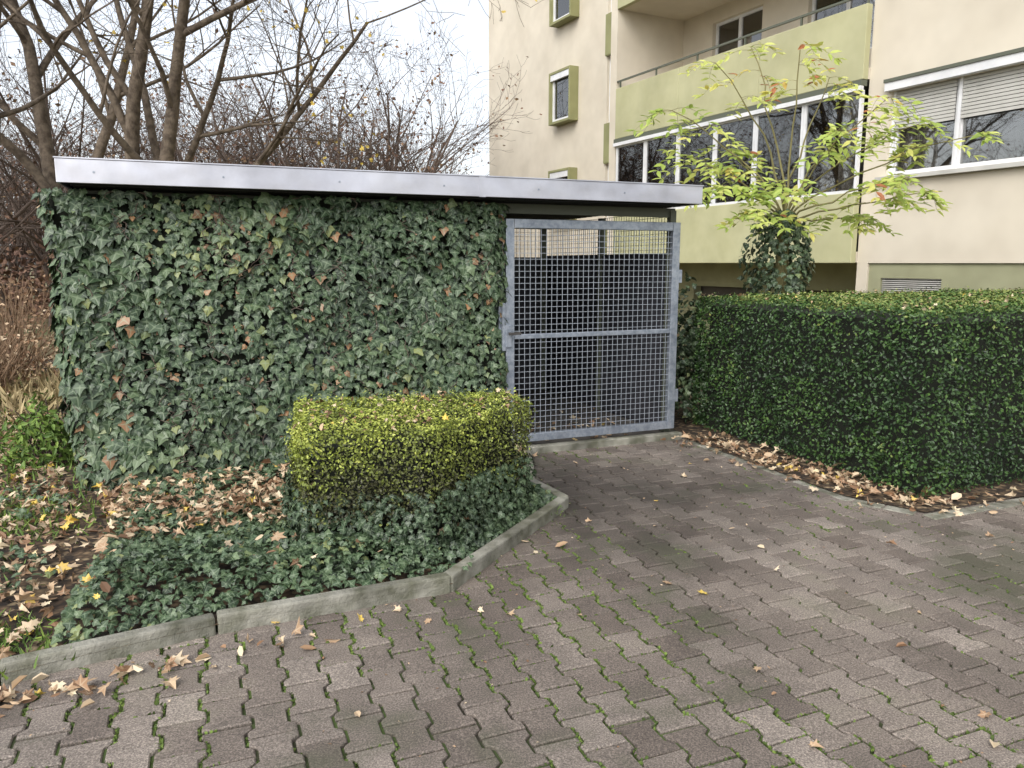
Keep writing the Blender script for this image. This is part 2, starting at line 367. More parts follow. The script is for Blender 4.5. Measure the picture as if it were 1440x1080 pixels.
def bin_(x,y,rot):
    Bn=empty('wheeled_bin'); Bn.parent=SH
    V=[];F=[]
    lv=[(0.10,.20,.24),(.9,.27,.30),(.95,.29,.32)]
    for z,a,b_ in lv: V+=[(-a,-b_,z),(a,-b_,z),(a,b_,z),(-a,b_,z)]
    for k in range(2):
        for i in range(4): j=(i+1)%4; F.append((k*4+i,k*4+j,k*4+4+j,k*4+4+i))
    F.append((3,2,1,0)); F.append((8,9,10,11))
    V+=[(-.30,-.34,.955),(.30,-.34,.955),(.30,.34,.955),(-.30,.34,.955),(-.26,-.26,1.03),(.26,-.26,1.03),(.26,.34,1.05),(-.26,.34,1.05)]
    for i in range(4): j=(i+1)%4; F.append((12+i,12+j,16+j,16+i))
    F.append((16,17,18,19))
    mesh_np('bin_body',V,np.array(F),M_binm,parent=Bn)
    tm=Tubes(); tm.add([(-.27,.2,.1),(-.21,.2,.1)],[.1,.1],16); tm.add([(.21,.2,.1),(.27,.2,.1)],[.1,.1],16); tm.add([(-.22,.40,1.0),(.22,.40,1.0)],[.015,.015],8)
    V2,F2=tm.arrays(); mesh_np('wheels',V2,F2,M_roofu,parent=Bn)
    Bn.location=(x,y,.03); Bn.rotation_euler=(0,0,rot)
for x,y in ((-.25,2.4),(-.95,2.4),(.45,2.4),(-1.65,2.4)): bin_(x,y,0)

G=empty('wire_mesh_gate',(SO[0],SO[1],0),A22)
GW=1.69
w=Boxes(); w.add(0,.075,-.06,-.005,.10,1.99); w.add(GW-.075,GW,-.06,-.005,.10,1.99)
w.add(.077,GW-.077,-.059,-.006,1.915,1.99); w.add(.077,GW-.077,-.059,-.006,.10,.17); w.add(.077,GW-.077,-.055,-.01,.995,1.035)
w.build('frame',M_galv,G,.004)
w=Boxes()
for x in np.arange(.12,GW-.08,.05): w.add(x,x+.004,-.048,-.044,.17,1.915)
for z in np.arange(.21,1.90,.05): w.add(.075,GW-.075,-.043,-.039,z,z+.004)
w.build('wire_grid',M_wire,G)
w=Boxes(); w.add(-.01,.045,-.075,-.061,.93,1.12); w.add(-.035,-.003,-.065,-.02,.90,1.30); w.build('lock_case',M_galv,G,.004)
w=Boxes(); w.add(.012,.03,-.11,-.076,1.04,1.058); w.add(.012,.11,-.125,-.111,1.038,1.06); w.build('handle',M_dark,G,.003)
w=Boxes()
for z in (.35,1.45): w.add(GW+.003,GW+.04,-.05,-.01,z,z+.12)
w.build('hinges',M_galv,G,.004)

# ---------------------------------------------------------------- ivy wall
def ivy_wall():
    n=10200
    path=[(-3.22,1.2),(-3.27,.0),(-3.18,-.10),(-.10,-.10),(-.0,-.04),(-.0,.0)]
    path=np.array(path); seg=np.diff(path,axis=0); sl=np.linalg.norm(seg,axis=1); cum=np.r_[0,np.cumsum(sl)]
    def at(u,z,depth):
        i=np.clip(np.searchsorted(cum,u,side='right')-1,0,len(sl)-1); t=(u-cum[i])/sl[i]
        p=path[i]+seg[i]*t[:,None]; d=seg[i]/sl[i][:,None]; nn=np.c_[d[:,1],-d[:,0]]
        q=np.c_[u,z]; bul=.035*fnoise(q,4.5,21)+.024*fnoise(q,13,22)
        bul+=.05*np.clip((z-1.2)/.9,0,1)-.02
        edge=np.clip((cum[-1]-u)/.12,0,1); bul*=edge
        p=p+nn*(bul-depth)[:,None]
        return np.c_[shed_w(p[:,0],p[:,1]),z],np.c_[shed_w(nn[:,0],nn[:,1])-SO,np.zeros(len(u))]
    u=rng.uniform(.6,cum[-1],n); z=rng.uniform(.02,2.11,n)
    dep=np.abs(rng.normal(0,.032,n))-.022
    P,Nn=at(u,z,dep)
    Nr=norm(Nn+rng.normal(0,.24,(n,3))+np.array([0,0,.34])); T=norm(np.array([0,0,-1.])+rng.normal(0,.45,(n,3)))
    size=rng.uniform(.036,.092,n)*(1+.2*fnoise(np.c_[u,z],3,5))
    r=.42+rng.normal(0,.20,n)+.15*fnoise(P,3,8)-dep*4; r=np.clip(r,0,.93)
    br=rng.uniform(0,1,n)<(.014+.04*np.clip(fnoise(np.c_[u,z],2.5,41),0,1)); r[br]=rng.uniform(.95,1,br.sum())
    I=empty('ivy_covered_wall')
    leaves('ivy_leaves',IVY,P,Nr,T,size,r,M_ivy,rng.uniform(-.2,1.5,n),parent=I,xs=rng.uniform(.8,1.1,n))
    k=200; u2=rng.uniform(.9,cum[-1],k); z2=rng.uniform(.05,2.05,k); P2,N2=at(u2,z2,np.full(k,-.012))
    leaves('caught_leaves',MAPLE,P2,norm(N2+rng.normal(0,.6,(k,3))),norm(rng.normal(0,1,(k,3))-[0,0,.8]),rng.uniform(.025,.055,k),rng.uniform(0,.6,k),M_fall,rng.uniform(-2,4,k),parent=I)
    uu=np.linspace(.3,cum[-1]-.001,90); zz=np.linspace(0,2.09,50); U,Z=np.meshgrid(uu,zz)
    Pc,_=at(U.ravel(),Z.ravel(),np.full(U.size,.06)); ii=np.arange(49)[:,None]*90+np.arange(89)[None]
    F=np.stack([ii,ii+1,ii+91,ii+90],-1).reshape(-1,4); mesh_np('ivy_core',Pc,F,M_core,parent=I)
    tm=Tubes()
    for k in range(110):
        u0=rng.uniform(.8,cum[-1]-.1); z0=rng.uniform(0.0,1.9); m=14; us=u0+np.cumsum(rng.normal(0,.03,m)); zs=np.clip(z0+np.linspace(0,rng.uniform(.1,.5),m),0,2.1); us=np.clip(us,.5,cum[-1]-.01)
        pc,_=at(us,zs,np.full(m,-.018)+rng.normal(0,.008,m)); tm.add(pc,np.full(m,.003),4)
    V,F=tm.arrays(); mesh_np('ivy_stems',V,F,M_twig,parent=I)
ivy_wall()

# ---------------------------------------------------------------- clipped hedges
def hedge(name,poly,H,n,size,mat,seed,zfun=None,rough_=.03,ivylow=None,topbright=0.,lump=1.,sprigs=0,rnd_c=.06):
    Hd=empty(name); poly=np.array(poly,float); m=len(poly)
    e=np.roll(poly,-1,0)-poly; L_=np.linalg.norm(e,axis=1); per=L_.sum()
    A=sum(poly[i][0]*poly[(i+1)%m][1]-poly[(i+1)%m][0]*poly[i][1] for i in range(m))
    area_poly=.5*abs(A); orient=np.sign(A)
    nt_=int(n*area_poly/(area_poly+per*H)); ns=n-nt_
    cum=np.r_[0,np.cumsum(L_)]
    u=rng.uniform(0,per,ns); i=np.clip(np.searchsorted(cum,u,side='right')-1,0,m-1); t=((u-cum[i])/L_[i])[:,None]
    p=poly[i]+e[i]*t; d=e[i]/L_[i][:,None]; nn=np.c_[d[:,1],-d[:,0]]*orient
    z=rng.uniform(.03,H,ns)
    Ps=np.c_[p,z]; Nn=np.c_[nn,np.zeros(ns)]
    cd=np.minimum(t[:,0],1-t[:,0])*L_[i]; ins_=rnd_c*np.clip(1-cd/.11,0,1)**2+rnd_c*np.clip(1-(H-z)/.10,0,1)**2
    dep=np.abs(rng.normal(0,rough_,ns))-rough_*.7
    if sprigs:
        sp=rng.uniform(0,1,ns)<sprigs; dep[sp]-=rng.uniform(.0,.05,sp.sum())
    Ps=Ps-Nn*(ins_+dep)[:,None]+Nn*(lump*(.028*fnoise(Ps,4,seed)+.016*fnoise(Ps,14,seed+1)))[:,None]
    Pt2=samp_poly(poly,nt_); dep2=np.abs(rng.normal(0,rough_,nt_))-rough_*.7
    if sprigs:
        sp=rng.uniform(0,1,nt_)<sprigs; dep2[sp]-=rng.uniform(.0,.05,sp.sum())
    de=dist_edges(Pt2,poly); zt=H-dep2-rnd_c*.8*np.clip(1-de/.09,0,1)**2+lump*(.012*fnoise(Pt2,5,seed+2)+.012*fnoise(Pt2,18,seed+7))
    Pt=np.c_[Pt2,zt]; Nt=np.tile([0,0,1.],(nt_,1))
    P=np.r_[Ps,Pt]; Nn=np.r_[Nn,Nt]; dp=np.r_[dep,dep2]
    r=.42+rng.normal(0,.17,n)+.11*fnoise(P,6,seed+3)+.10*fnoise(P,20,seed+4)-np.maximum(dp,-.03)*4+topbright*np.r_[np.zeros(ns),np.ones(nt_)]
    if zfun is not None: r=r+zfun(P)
    T=norm(rnd_dirs(n)+np.array([0,0,.25])); Nr=norm(Nn+rnd_dirs(n)*.9+np.array([0,0,.25]))
    sz=rng.uniform(.6,1.4,n)*size
    sel=np.ones(n,bool)
    if ivylow: sel=~((P[:,2]<ivylow+.09*fnoise(P,7,seed+9))&(rng.uniform(0,1,n)<.85))
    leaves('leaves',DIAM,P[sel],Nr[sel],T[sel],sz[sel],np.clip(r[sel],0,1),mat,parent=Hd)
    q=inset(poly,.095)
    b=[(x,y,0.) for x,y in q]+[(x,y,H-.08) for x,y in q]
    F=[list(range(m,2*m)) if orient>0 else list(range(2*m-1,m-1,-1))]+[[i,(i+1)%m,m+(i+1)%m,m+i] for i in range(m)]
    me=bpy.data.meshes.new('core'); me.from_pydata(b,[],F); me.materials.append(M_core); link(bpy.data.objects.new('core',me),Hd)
    if ivylow:
        k=4400; u=rng.uniform(0,per,k); i=np.clip(np.searchsorted(cum,u,side='right')-1,0,m-1); t=((u-cum[i])/L_[i])[:,None]
        p=poly[i]+e[i]*t; d=e[i]/L_[i][:,None]; nn=np.c_[d[:,1],-d[:,0],np.zeros(k)]*orient
        z=rng.uniform(.02,ivylow+.10,k); P=np.c_[p,z]
        P=P+nn*(.01+.04*fnoise(P,5,seed)+rng.normal(0,.02,k)+.03*(1-z/ivylow))[:,None]
        leaves('ivy_skirt',IVY,P,norm(nn+rng.normal(0,.4,(k,3))+[0,0,.45]),norm(np.array([0,0,-1.])+rng.normal(0,.6,(k,3))),rng.uniform(.02,.05,k),np.clip(.36+rng.normal(0,.18,k)+.1*fnoise(P,5,3),0,.92),M_ivy,rng.uniform(.3,1.5,k),parent=Hd)
    return Hd
BOXP=[(-1.06,3.74),(-.42,3.93),(.10,4.72),(-.03,5.12),(-1.36,4.72)]
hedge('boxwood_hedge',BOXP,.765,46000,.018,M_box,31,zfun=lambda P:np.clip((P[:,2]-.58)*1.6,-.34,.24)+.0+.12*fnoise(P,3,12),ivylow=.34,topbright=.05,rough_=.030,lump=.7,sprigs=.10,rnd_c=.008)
d1=np.array([-S_,C]); d2=np.array([C,S_]); c0=np.array([2.81,5.13])
HP=[tuple(c0),tuple(c0+d2*5.5),tuple(c0+d2*5.5+d1*2.65),tuple(c0+d1*2.65)]
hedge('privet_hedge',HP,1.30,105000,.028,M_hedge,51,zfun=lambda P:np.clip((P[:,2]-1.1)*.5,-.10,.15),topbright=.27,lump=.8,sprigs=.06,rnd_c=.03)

def ground_leaves(name,P,size=(.05,.1),tilt=.45,lo=0,hi=.96,z=.012,gold=.06):
    n=len(P)
    Nn=norm(np.tile([0,0,1.],(n,1))+rng.normal(0,tilt,(n,3))); Nn[:,2]=np.abs(Nn[:,2])
    T=np.c_[rng.normal(0,1,(n,2)),rng.normal(0,.1,n)]
    r=rng.uniform(lo,hi,n); gsel=rng.uniform(0,1,n)<gold; r[gsel]=rng.uniform(.97,1,gsel.sum())
    S=rng.uniform(*size,n)*rng.uniform(.7,1.25,n); k=rng.uniform(0,1,n)<.62
    zs=rng.uniform(-2.5,4.5,n); xs=rng.uniform(.55,1.05,n)
    Tr=empty(name)
    leaves('maple_leaves',MAPLE,P[k],Nn[k],T[k],S[k],r[k],M_fall,zs[k],Tr,xs[k]); k=~k
    leaves('small_leaves',OVAL,P[k],Nn[k],T[k],S[k]*.75,np.clip(r[k]*.85,0,1),M_fall,zs[k],Tr,xs[k])

# ---------------------------------------------------------------- ground ivy bed (planted inside the kerb)
GI=[(-1.90,2.96),(-1.34,3.30),(-.36,3.73),(.29,5.0),(.08,5.35),(-.9,5.1),(-2.45,4.55),(-2.12,3.6)]
def ground_ivy():
    n=9500; P=samp_poly(GI,n); al=dist_edges(P,GI)
    h=.07+.12*np.clip(al/.16,0,1)**.7*(1+.3*fnoise(P,5,71)+.15*fnoise(P,14,72)); h*=np.clip(1.15-.45*np.clip((P[:,1]-3.7)/1.0,0,1),.2,1.2)
    h=np.maximum(h,.08+.07*np.clip(al/.1,0,1))
    dep=np.abs(rng.normal(0,.025,n)); Pz=np.c_[P,np.maximum(h-dep,.07)]
    drop=np.clip(1-al/.12,0,1)[:,None]
    out=np.tile([.42,-.9,0],(n,1))
    Nn=norm(np.array([0,0,1.])+out*(.3+.6*drop)+rng.normal(0,.45,(n,3)))
    T=norm(out*.6+rng.normal(0,.8,(n,3)))
    r=np.clip(.48+rng.normal(0,.2,n)+.15*fnoise(P,5,77),0,.93)
    Iv=empty('ground_ivy')
    leaves('ivy_leaves',IVY,Pz,Nn,T,rng.uniform(.022,.052,n),r,M_ivy,rng.uniform(.1,1.5,n),parent=Iv)
    # a few runners creeping over the kerb
    k=150; t=rng.uniform(0,1,k); i=rng.integers(1,4,k); KK=np.array(KERB); Q=KK[i]+(KK[i+1]-KK[i])*t[:,None]; f=fnoise(Q,6,90); s_=f>.5; Q=Q[s_]; k=len(Q)
    leaves('runners',IVY,np.c_[Q+rng.normal(0,.02,(k,2)),rng.uniform(.085,.11,k)],norm(np.array([.2,-.5,1.])+rng.normal(0,.3,(k,3))),norm(np.array([.42,-.9,-.4])+rng.normal(0,.5,(k,3))),rng.uniform(.025,.045,k),rng.uniform(.3,.85,k),M_ivy,parent=Iv)
    n=2600; Q=samp_poly([(-2.9,5.2),(-2.5,4.4),(-.9,4.9),(.1,5.3),(.1,6.3)],n); f=fnoise(Q,3.5,81); Q=Q[f>-.1]; n=len(Q)
    leaves('sparse_ivy',IVY,np.c_[Q,rng.uniform(.06,.16,n)],norm(np.array([0,-.3,1.])+rng.normal(0,.4,(n,3))),rnd_dirs(n),rng.uniform(.03,.055,n),np.clip(.5+rng.normal(0,.18,n),0,.92),M_ivy,parent=Iv)
    n=900; Q=samp_poly([(-3.6,3.0),(-1.9,2.95),(-2.5,4.6),(-3.4,5.4),(-4.5,5)],n); f=fnoise(Q,3.1,83); Q=Q[f>.35]; n=len(Q)
    leaves('stray_ivy',IVY,np.c_[Q,rng.uniform(.06,.12,n)],norm(np.array([0,-.3,1.])+rng.normal(0,.4,(n,3))),rnd_dirs(n),rng.uniform(.03,.055,n),np.clip(.55+rng.normal(0,.18,n),0,.92),M_ivy,parent=Iv)
ground_ivy()

# ---------------------------------------------------------------- fallen leaves
def fallen():
    a=[]
    P=samp_poly([(-3.6,2.15),(-2.0,2.9),(-2.1,3.6),(-2.55,4.5),(-3.3,5.4),(-4.6,8),(-6,8),(-6,2)],4600); f=fnoise(P,1.5,91); P=P[f>-.85]; a.append(np.c_[P,rng.uniform(.05,.10,len(P))])
    P=samp_poly([(-3.4,6),(-4,12),(-13,14),(-12,4),(-6,4)],3600); f=fnoise(P,.9,92); P=P[f>-.6]; a.append(np.c_[P,rng.uniform(.05,.09,len(P))])
    P=samp_poly([(-2.9,5.15),(-2.45,4.45),(-1.3,4.6),(-.1,5.2),(.1,5.6),(.1,6.3)],1100); a.append(np.c_[P,rng.uniform(.08,.17,len(P))])
    P=samp_poly(GI,190); P=P[(dist_edges(P,GI)>.04)]; a.append(np.c_[P,rng.uniform(.16,.24,len(P))])
    P=samp_poly([(-2.2,3.9),(-1.2,4.3),(-1.2,4.9),(-2.5,4.6)],300); a.append(np.c_[P,rng.uniform(.15,.2,len(P))])
    t=rng.beta(1,2.8,150)[:,None]; k0=np.array([-2.7,2.35]); k1=np.array([-.4,3.5]); P=k0+(k1-k0)*t+np.abs(rng.normal(0,.08,(150,1)))*np.array([.42,-.9])+np.array([.02,-.04]); a.append(np.c_[P,rng.uniform(.006,.03,150)])
    m=400; t=rng.uniform(0,1,m)[:,None]; k0=np.array([1.62,7.0]); k1=np.array([2.75,4.95]); P=k0+(k1-k0)*t+rng.normal(0,.15,(m,1))*np.array([.9,.4])+.06*np.array([.9,.4]); a.append(np.c_[P,rng.uniform(.012,.05,m)])
    t=rng.uniform(0,1,150)[:,None]; P=np.array([2.78,4.88])+t*5*d2+rng.normal(0,.09,(150,1))*d1; a.append(np.c_[P,rng.uniform(.01,.03,150)])
    P=shed_w(rng.uniform(.2,1.6,90),rng.uniform(.05,1.4,90)); a.append(np.c_[P,np.full(90,.04)])
    b=[]
    P=np.array([(rng.uniform(-2.5,4.8),rng.uniform(1.3,6.8)) for _ in range(80)]); P=P[~inside(P,BED)&~inside(P,HEDGE_BED)]; b.append(np.c_[P,np.full(len(P),.010)])
    P=np.array([(-.38,3.33),(-.16,3.42),(-.02,3.38),(1.0,2.9),(-.55,2.55),(-1.2,2.9),(2.2,4.3),(.9,4.6),(-.9,2.2),(.1,2.0),(.95,3.6),(1.4,3.9)]); b.append(np.c_[P,np.full(len(P),.012)])
    ground_leaves('fallen_leaves',np.concatenate(a),(.05,.105))
    ground_leaves('leaves_on_paving',np.concatenate(b),(.045,.09),tilt=.22,lo=.3)
    P1=samp_poly(BOXP,170); P2=samp_poly(HP,420)
    ground_leaves('leaves_on_hedges',np.r_[np.c_[P1,np.full(170,.785)],np.c_[P2,np.full(420,1.325)]],(.025,.06))
    m=2600; P=np.c_[rng.uniform(-3,5,m),rng.uniform(1.2,6.9,m)]
    dk=np.minimum(dist_edges(P,KERB,False),dist_edges(P,HEDGE_BED)); ok=~inside(P,BED)&~inside(P,HEDGE_BED)&(rng.uniform(0,1,m)<.22+.9*np.exp(-dk/.22)); P=P[ok]; m=len(P)
    leaves('leaf_crumbs',DIAM,np.c_[P,np.full(m,.006)],norm(np.array([0,0,1.])+rng.normal(0,.3,(m,3))),rnd_dirs(m),rng.uniform(.006,.022,m),rng.uniform(0,.8,m),M_fall)
fallen()

def tufts(name,cent,rad,n,h,mat=M_grass):
    P=np.array(cent)+rng.normal(0,1,(n,2))*np.array(rad); T=norm(rng.normal(0,.6,(n,3))+np.array([0,0,1.]))
    leaves(name,BLADE,np.c_[P,np.full(n,.045)],rnd_dirs(n),T,rng.uniform(.4,1,n)*h,rng.uniform(0,1,n),mat)
tufts('grass_patch',(-4.6,6.5),(.8,.8),5200,.10); tufts('grass_patch',(-2.3,3.0),(.22,.13),900,.07); tufts('grass_patch',(-3.2,4.6),(.35,.35),1400,.08); tufts('grass_patch',(-5.5,9),(1.5,1),3500,.10)
tufts('grass_patch',(.27,4.98),(.04,.14),200,.05)
tufts('dry_grass_patch',(-6.0,9.0),(1.4,.9),2600,.30,M_dry)
def bushy(name,c,r,n,size,mat,h0=0.05,tmpl=DIAM,tw=40,hi=.92,tmat=None):
    Bx=empty(name); d=rnd_dirs(n); d[:,2]=np.abs(d[:,2]); rad=rng.uniform(.3,1,n)**.5*(1+.25*fnoise(d,4,int(abs(c[0]*10))+3))
    P=np.array([c[0],c[1],h0])+d*rad[:,None]*np.array(r)
    leaves('leaves',tmpl,P,norm(d+rnd_dirs(n)),norm(rnd_dirs(n)+[0,0,-.3]),rng.uniform(.7,1.3,n)*size,rng.uniform(0,hi,n),mat,parent=Bx)
    if tw:
        tm=Tubes()
        for i in range(tw):
            dd=rnd_dirs(1)[0]; dd[2]=abs(dd[2])+.5; e_=np.array([c[0],c[1],h0])+norm(dd)*np.array(r)*rng.uniform(.7,1.15); s0=np.array([c[0],c[1],0])+rng.normal(0,.1,3)*np.array([1,1,0])
            t=np.linspace(0,1,6)[:,None]; pts=s0+(e_-s0)*t+rng.normal(0,.03,(6,3))*t; tm.add(pts,np.linspace(.01,.004,6),4)
        V,F=tm.arrays(); mesh_np('twigs',V,F,tmat or M_twig,parent=Bx)
M_tan=flat('tan_twig',(.24,.16,.10))
bushy('green_weed_shrub',(-3.72,6.0),(.28,.28,.55),900,.065,M_grass,tmpl=LANCE,tw=14)
for c,r,n in (((-6.9,10.6),(.9,.9,1.35),1000),((-8.4,11.2),(1.2,.9,1.3),1000),((-5.7,11.5),(.8,.8,1.1),800),((-6.3,9.2),(.6,.5,.8),500)):
    bushy('rusty_shrub',c,r,n,.06,M_fall,tw=120,hi=.8,tmat=M_tan)
bushy('ivy_shrub',(1.86,8.05),(.34,.5,1.35),1500,.06,M_ivy,tmpl=IVY,tw=0)

# ---------------------------------------------------------------- sumac tree with ivy clad trunk
def sumac():
    Tr=empty('ivy_clad_young_tree'); g=np.random.default_rng(5); base=np.array([2.98,8.6,0])
    tm=Tubes(); tm.add([base,base+[.02,0,1],base+[0,0,2.1]],[.09,.08,.06],8)
    n=1700; th=rng.uniform(0,6.28,n); z=rng.uniform(.8,2.2,n); rr=(.27+.06*np.sin(z*5)+.07*fnoise(np.c_[np.cos(th),np.sin(th),z],3,4))*np.clip((2.32-z)/.3,.3,1)*rng.uniform(.75,1.1,n)
    P=base+np.c_[np.cos(th)*rr,np.sin(th)*rr,z]; Nn=np.c_[np.cos(th),np.sin(th),np.full(n,.4)]+rng.normal(0,.4,(n,3))
    leaves('trunk_ivy',IVY,P,Nn,norm(np.array([0,0,-1.])+rng.normal(0,.6,(n,3))),rng.uniform(.04,.075,n),np.clip(.45+rng.normal(0,.18,n),0,.92),M_ivy,parent=Tr)
    LP=[];LT=[];LN=[];LS=[];LR=[]
    stems=[(-1.25,.1,1.30),(-.85,-.2,1.7),(-.35,.3,1.95),(.0,-.2,1.85),(.5,.2,1.65),(.9,-.3,1.3),(1.45,.1,1.15),(2.0,-.1,1.0),(1.1,-.5,.5),(-.75,-.3,.45),(-.6,.4,.9),(.45,-.5,.95),(-.45,-.5,.15),(.95,.3,.15),(1.35,-.3,.35),(-.2,-.5,.45),(-1.0,.2,.8)]
    for si,(sx,sy,sz) in enumerate(stems):
        t=np.linspace(0,1,9)[:,None]; e_=np.array([sx,sy,sz]); s0=base+np.array([0,0,2.0])
        pts=s0+np.c_[e_[0]*t**1.4,e_[1]*t**1.3,e_[2]*t**.8]+g.normal(0,.018,(9,3)); tm.add(pts,np.linspace(.014,.005,9),5)
        sparse=sz>1.6
        for k in range(6 if sparse else 11):
            tt=g.uniform(.70,1) if k>1 else 1; i=tt*8; i0=min(7,int(i)); p=pts[i0]+(pts[i0+1]-pts[i0])*(i-i0)
            az=g.uniform(0,6.28); L_=g.uniform(.24,.46); out=np.array([math.cos(az),math.sin(az),0])
            q=np.linspace(0,1,7)[:,None]; rac=p+out*L_*q+np.array([0,0,1.])*(.25*q-.55*q**2)*L_*1.3; tm.add(rac,np.linspace(.003,.0015,7),3)
            tone=g.uniform(.25,.90) if not sparse else g.uniform(.6,.95)
            side=np.cross(out,[0,0,1.])
            for j in range(2,7):
                dr=norm(rac[j]-rac[j-1])
                for sgn in (-1,1):
                    LP.append(rac[j]); LT.append(dr*.6+side*sgn+np.array([0,0,-.45])+g.normal(0,.18,3)); LN.append(np.array([0,-.5,1.])+g.normal(0,.35,3)); LS.append(g.uniform(.10,.155)*(1-.25*abs(j-4)/3)); LR.append(np.clip(tone+g.normal(0,.1),0,1))
            LP.append(rac[-1]);LT.append(norm(rac[-1]-rac[-2]));LN.append(np.array([0,-.3,1.]));LS.append(.14);LR.append(np.clip(tone,0,1))
    leaves('pinnate_leaves',LANCE,np.array(LP),np.array(LN),np.array(LT),np.array(LS),np.array(LR),M_yel,parent=Tr)
    V,F=tm.arrays(); mesh_np('stems',V,F,M_stem,smooth=True,parent=Tr)
sumac()

# ---------------------------------------------------------------- bare trees
def tree(name,base,seed,limbs,leafn=200):
    g=np.random.default_rng(seed); tm=Tubes(); tips=[]; Tr=empty(name)
    for (off,d,r,L_) in limbs:
        grow(tm,np.array(base)+np.array(off),d,r,L_,0,4,g,tips,up=.02,wob=.07,nch=(6,6,5,4))
    V,F=tm.arrays(); mesh_np('trunk_and_branches',V,F,M_bark,smooth=True,parent=Tr)
    tips=np.array(tips); tips=tips[rng.integers(0,len(tips),leafn)]+rng.normal(0,.05,(leafn,3))
    leaves('last_leaves',MAPLE,tips,rnd_dirs(leafn),rnd_dirs(leafn)-[0,0,.5],rng.uniform(.08,.13,leafn),rng.uniform(0,1,leafn),M_gold,parent=Tr)
tree('bare_tree',(-9.3,13.4,0),1,[((0,0,-.1),(-.02,0,1),.27,9),((.1,0,2.2),(.3,.3,.9),.11,6)],150)
tree('bare_tree',(-8.9,15.5,0),2,[((0,0,-.1),(.05,0,1),.20,9.5),((.1,0,1.6),(.45,-.1,1),.13,7),((0,0,2.6),(-.5,-.1,1),.10,6)],340)
tree('bare_tree',(-7.4,15.2,0),3,[((0,0,-.1),(.03,0,1),.18,9.5),((.05,0,2.2),(.6,0,.8),.09,5.5)],260)
tree('bare_tree',(-6.9,14.6,0),4,[((0,0,-.1),(.22,0,1),.17,9),((.3,0,1.8),(.8,.3,.8),.10,5.8),((.5,0,2.6),(-.25,.1,1),.09,6)],340)

def thicket():
    temps=[]
    for s in range(3):
        g=np.random.default_rng(100+s); tm=Tubes(); tips=[]
        for k in range(4):
            grow(tm,g.normal(0,.4,3)*[1,1,0],np.array([g.normal(0,.22),g.normal(0,.22),1]),.07,5.5,0,3,g,tips,up=.05,wob=.1,nch=(8,6,4),ratio=.5,start=.1,coarse=2.2)
        V,F=tm.arrays(); temps.append((V,F,np.array(tips)))
    Vs=[];Fs=[];n=0;LP=[]
    spots=[]
    for i in range(38):
        y=rng.uniform(25,38); spots.append((rng.uniform(-24,-.03*y-2.4),y))
    for i in range(10): spots.append((rng.uniform(-26,-13),rng.uniform(-6,24)))  # left row, partly out of frame, added to darken the window reflections
    for i in range(6): spots.append((rng.uniform(-16,-9),rng.uniform(18,26)))
    for i in range(11): spots.append((rng.uniform(-11,-3.4),rng.uniform(22,27)))
    for i,(x,y) in enumerate(spots):
        V,F,t=temps[i%3]; a=rng.uniform(0,6.28); s=rng.uniform(.8,1.25); R=np.array([[math.cos(a),-math.sin(a),0],[math.sin(a),math.cos(a),0],[0,0,1]])*s
        Vs.append(V@R.T+[x,y,0]); Fs.append(F+n); n+=len(V); LP.append((t[rng.integers(0,len(t),480)]@R.T)+[x,y,0]+rng.normal(0,.08,(480,3)))
    Th=empty('distant_trees')
    mesh_np('thicket_branches',np.concatenate(Vs),np.concatenate(Fs),M_twig,parent=Th)
    LP=np.concatenate(LP); LP=LP[(rng.uniform(0,1,len(LP))<np.clip(1.15-LP[:,2]/9,.14,1))]; m=len(LP)
    leaves('thicket_leaves',DIAM,LP,rnd_dirs(m),rnd_dirs(m),rng.uniform(.09,.17,m),rng.uniform(0,1,m)*.9,M_rust,parent=Th)
    k=18000; P=np.c_[rng.uniform(-28,-1,k),rng.uniform(21,34,k)]; zz=rng.uniform(0,1,k)**1.5*(2.3+.8*fnoise(P,.6,9))
    leaves('undergrowth',DIAM,np.c_[P,np.maximum(zz,.02)],rnd_dirs(k),rnd_dirs(k),rng.uniform(.12,.28,k),rng.uniform(0,.8,k),M_rust,parent=Th)
thicket()

# ---------------------------------------------------------------- apartment building
B=empty('apartment_building',(5.4,12.4,0),math.radians(-62.5))
def wall(name,x0,x1,z0,z1,y,holes,mat,depth=.22):
    xs=sorted(set([x0,x1]+[h[0] for h in holes]+[h[1] for h in holes])); zs=sorted(set([z0,z1]+[h[2] for h in holes]+[h[3] for h in holes]))
    V=[];F=[]
    def q(*p): b_=len(V); V.extend(p); F.append((b_,b_+1,b_+2,b_+3))
    for i in range(len(xs)-1):
        for j in range(len(zs)-1):
            cx=(xs[i]+xs[i+1])/2; cz=(zs[j]+zs[j+1])/2
            if any(h[0]<cx<h[1] and h[2]<cz<h[3] for h in holes): continue
            q((xs[i],y,zs[j]),(xs[i+1],y,zs[j]),(xs[i+1],y,zs[j+1]),(xs[i],y,zs[j+1]))
    for a,b_,c,d in holes:
        q((a,y,c),(a,y,d),(a,y+depth,d),(a,y+depth,c)); q((b_,y,c),(b_,y+depth,c),(b_,y+depth,d),(b_,y,d))
        q((a,y,d),(b_,y,d),(b_,y+depth,d),(a,y+depth,d)); q((a,y,c),(a,y+depth,c),(b_,y+depth,c),(b_,y,c))
    return mesh_np(name,V,np.array(F),mat,parent=B)
FR=Boxes(); GLS=Boxes(); DK=Boxes(); CU=Boxes(); SHU=Boxes(); SL=Boxes()
def curtain(x0,x1,y,z0,z1):
    x=x0
    while x<x1:
        w_=min(.05,x1-x); CU.add(x,x+w_,y+(.0 if int(x*20)%2 else .012),y+.03,z0,z1); x+=.05
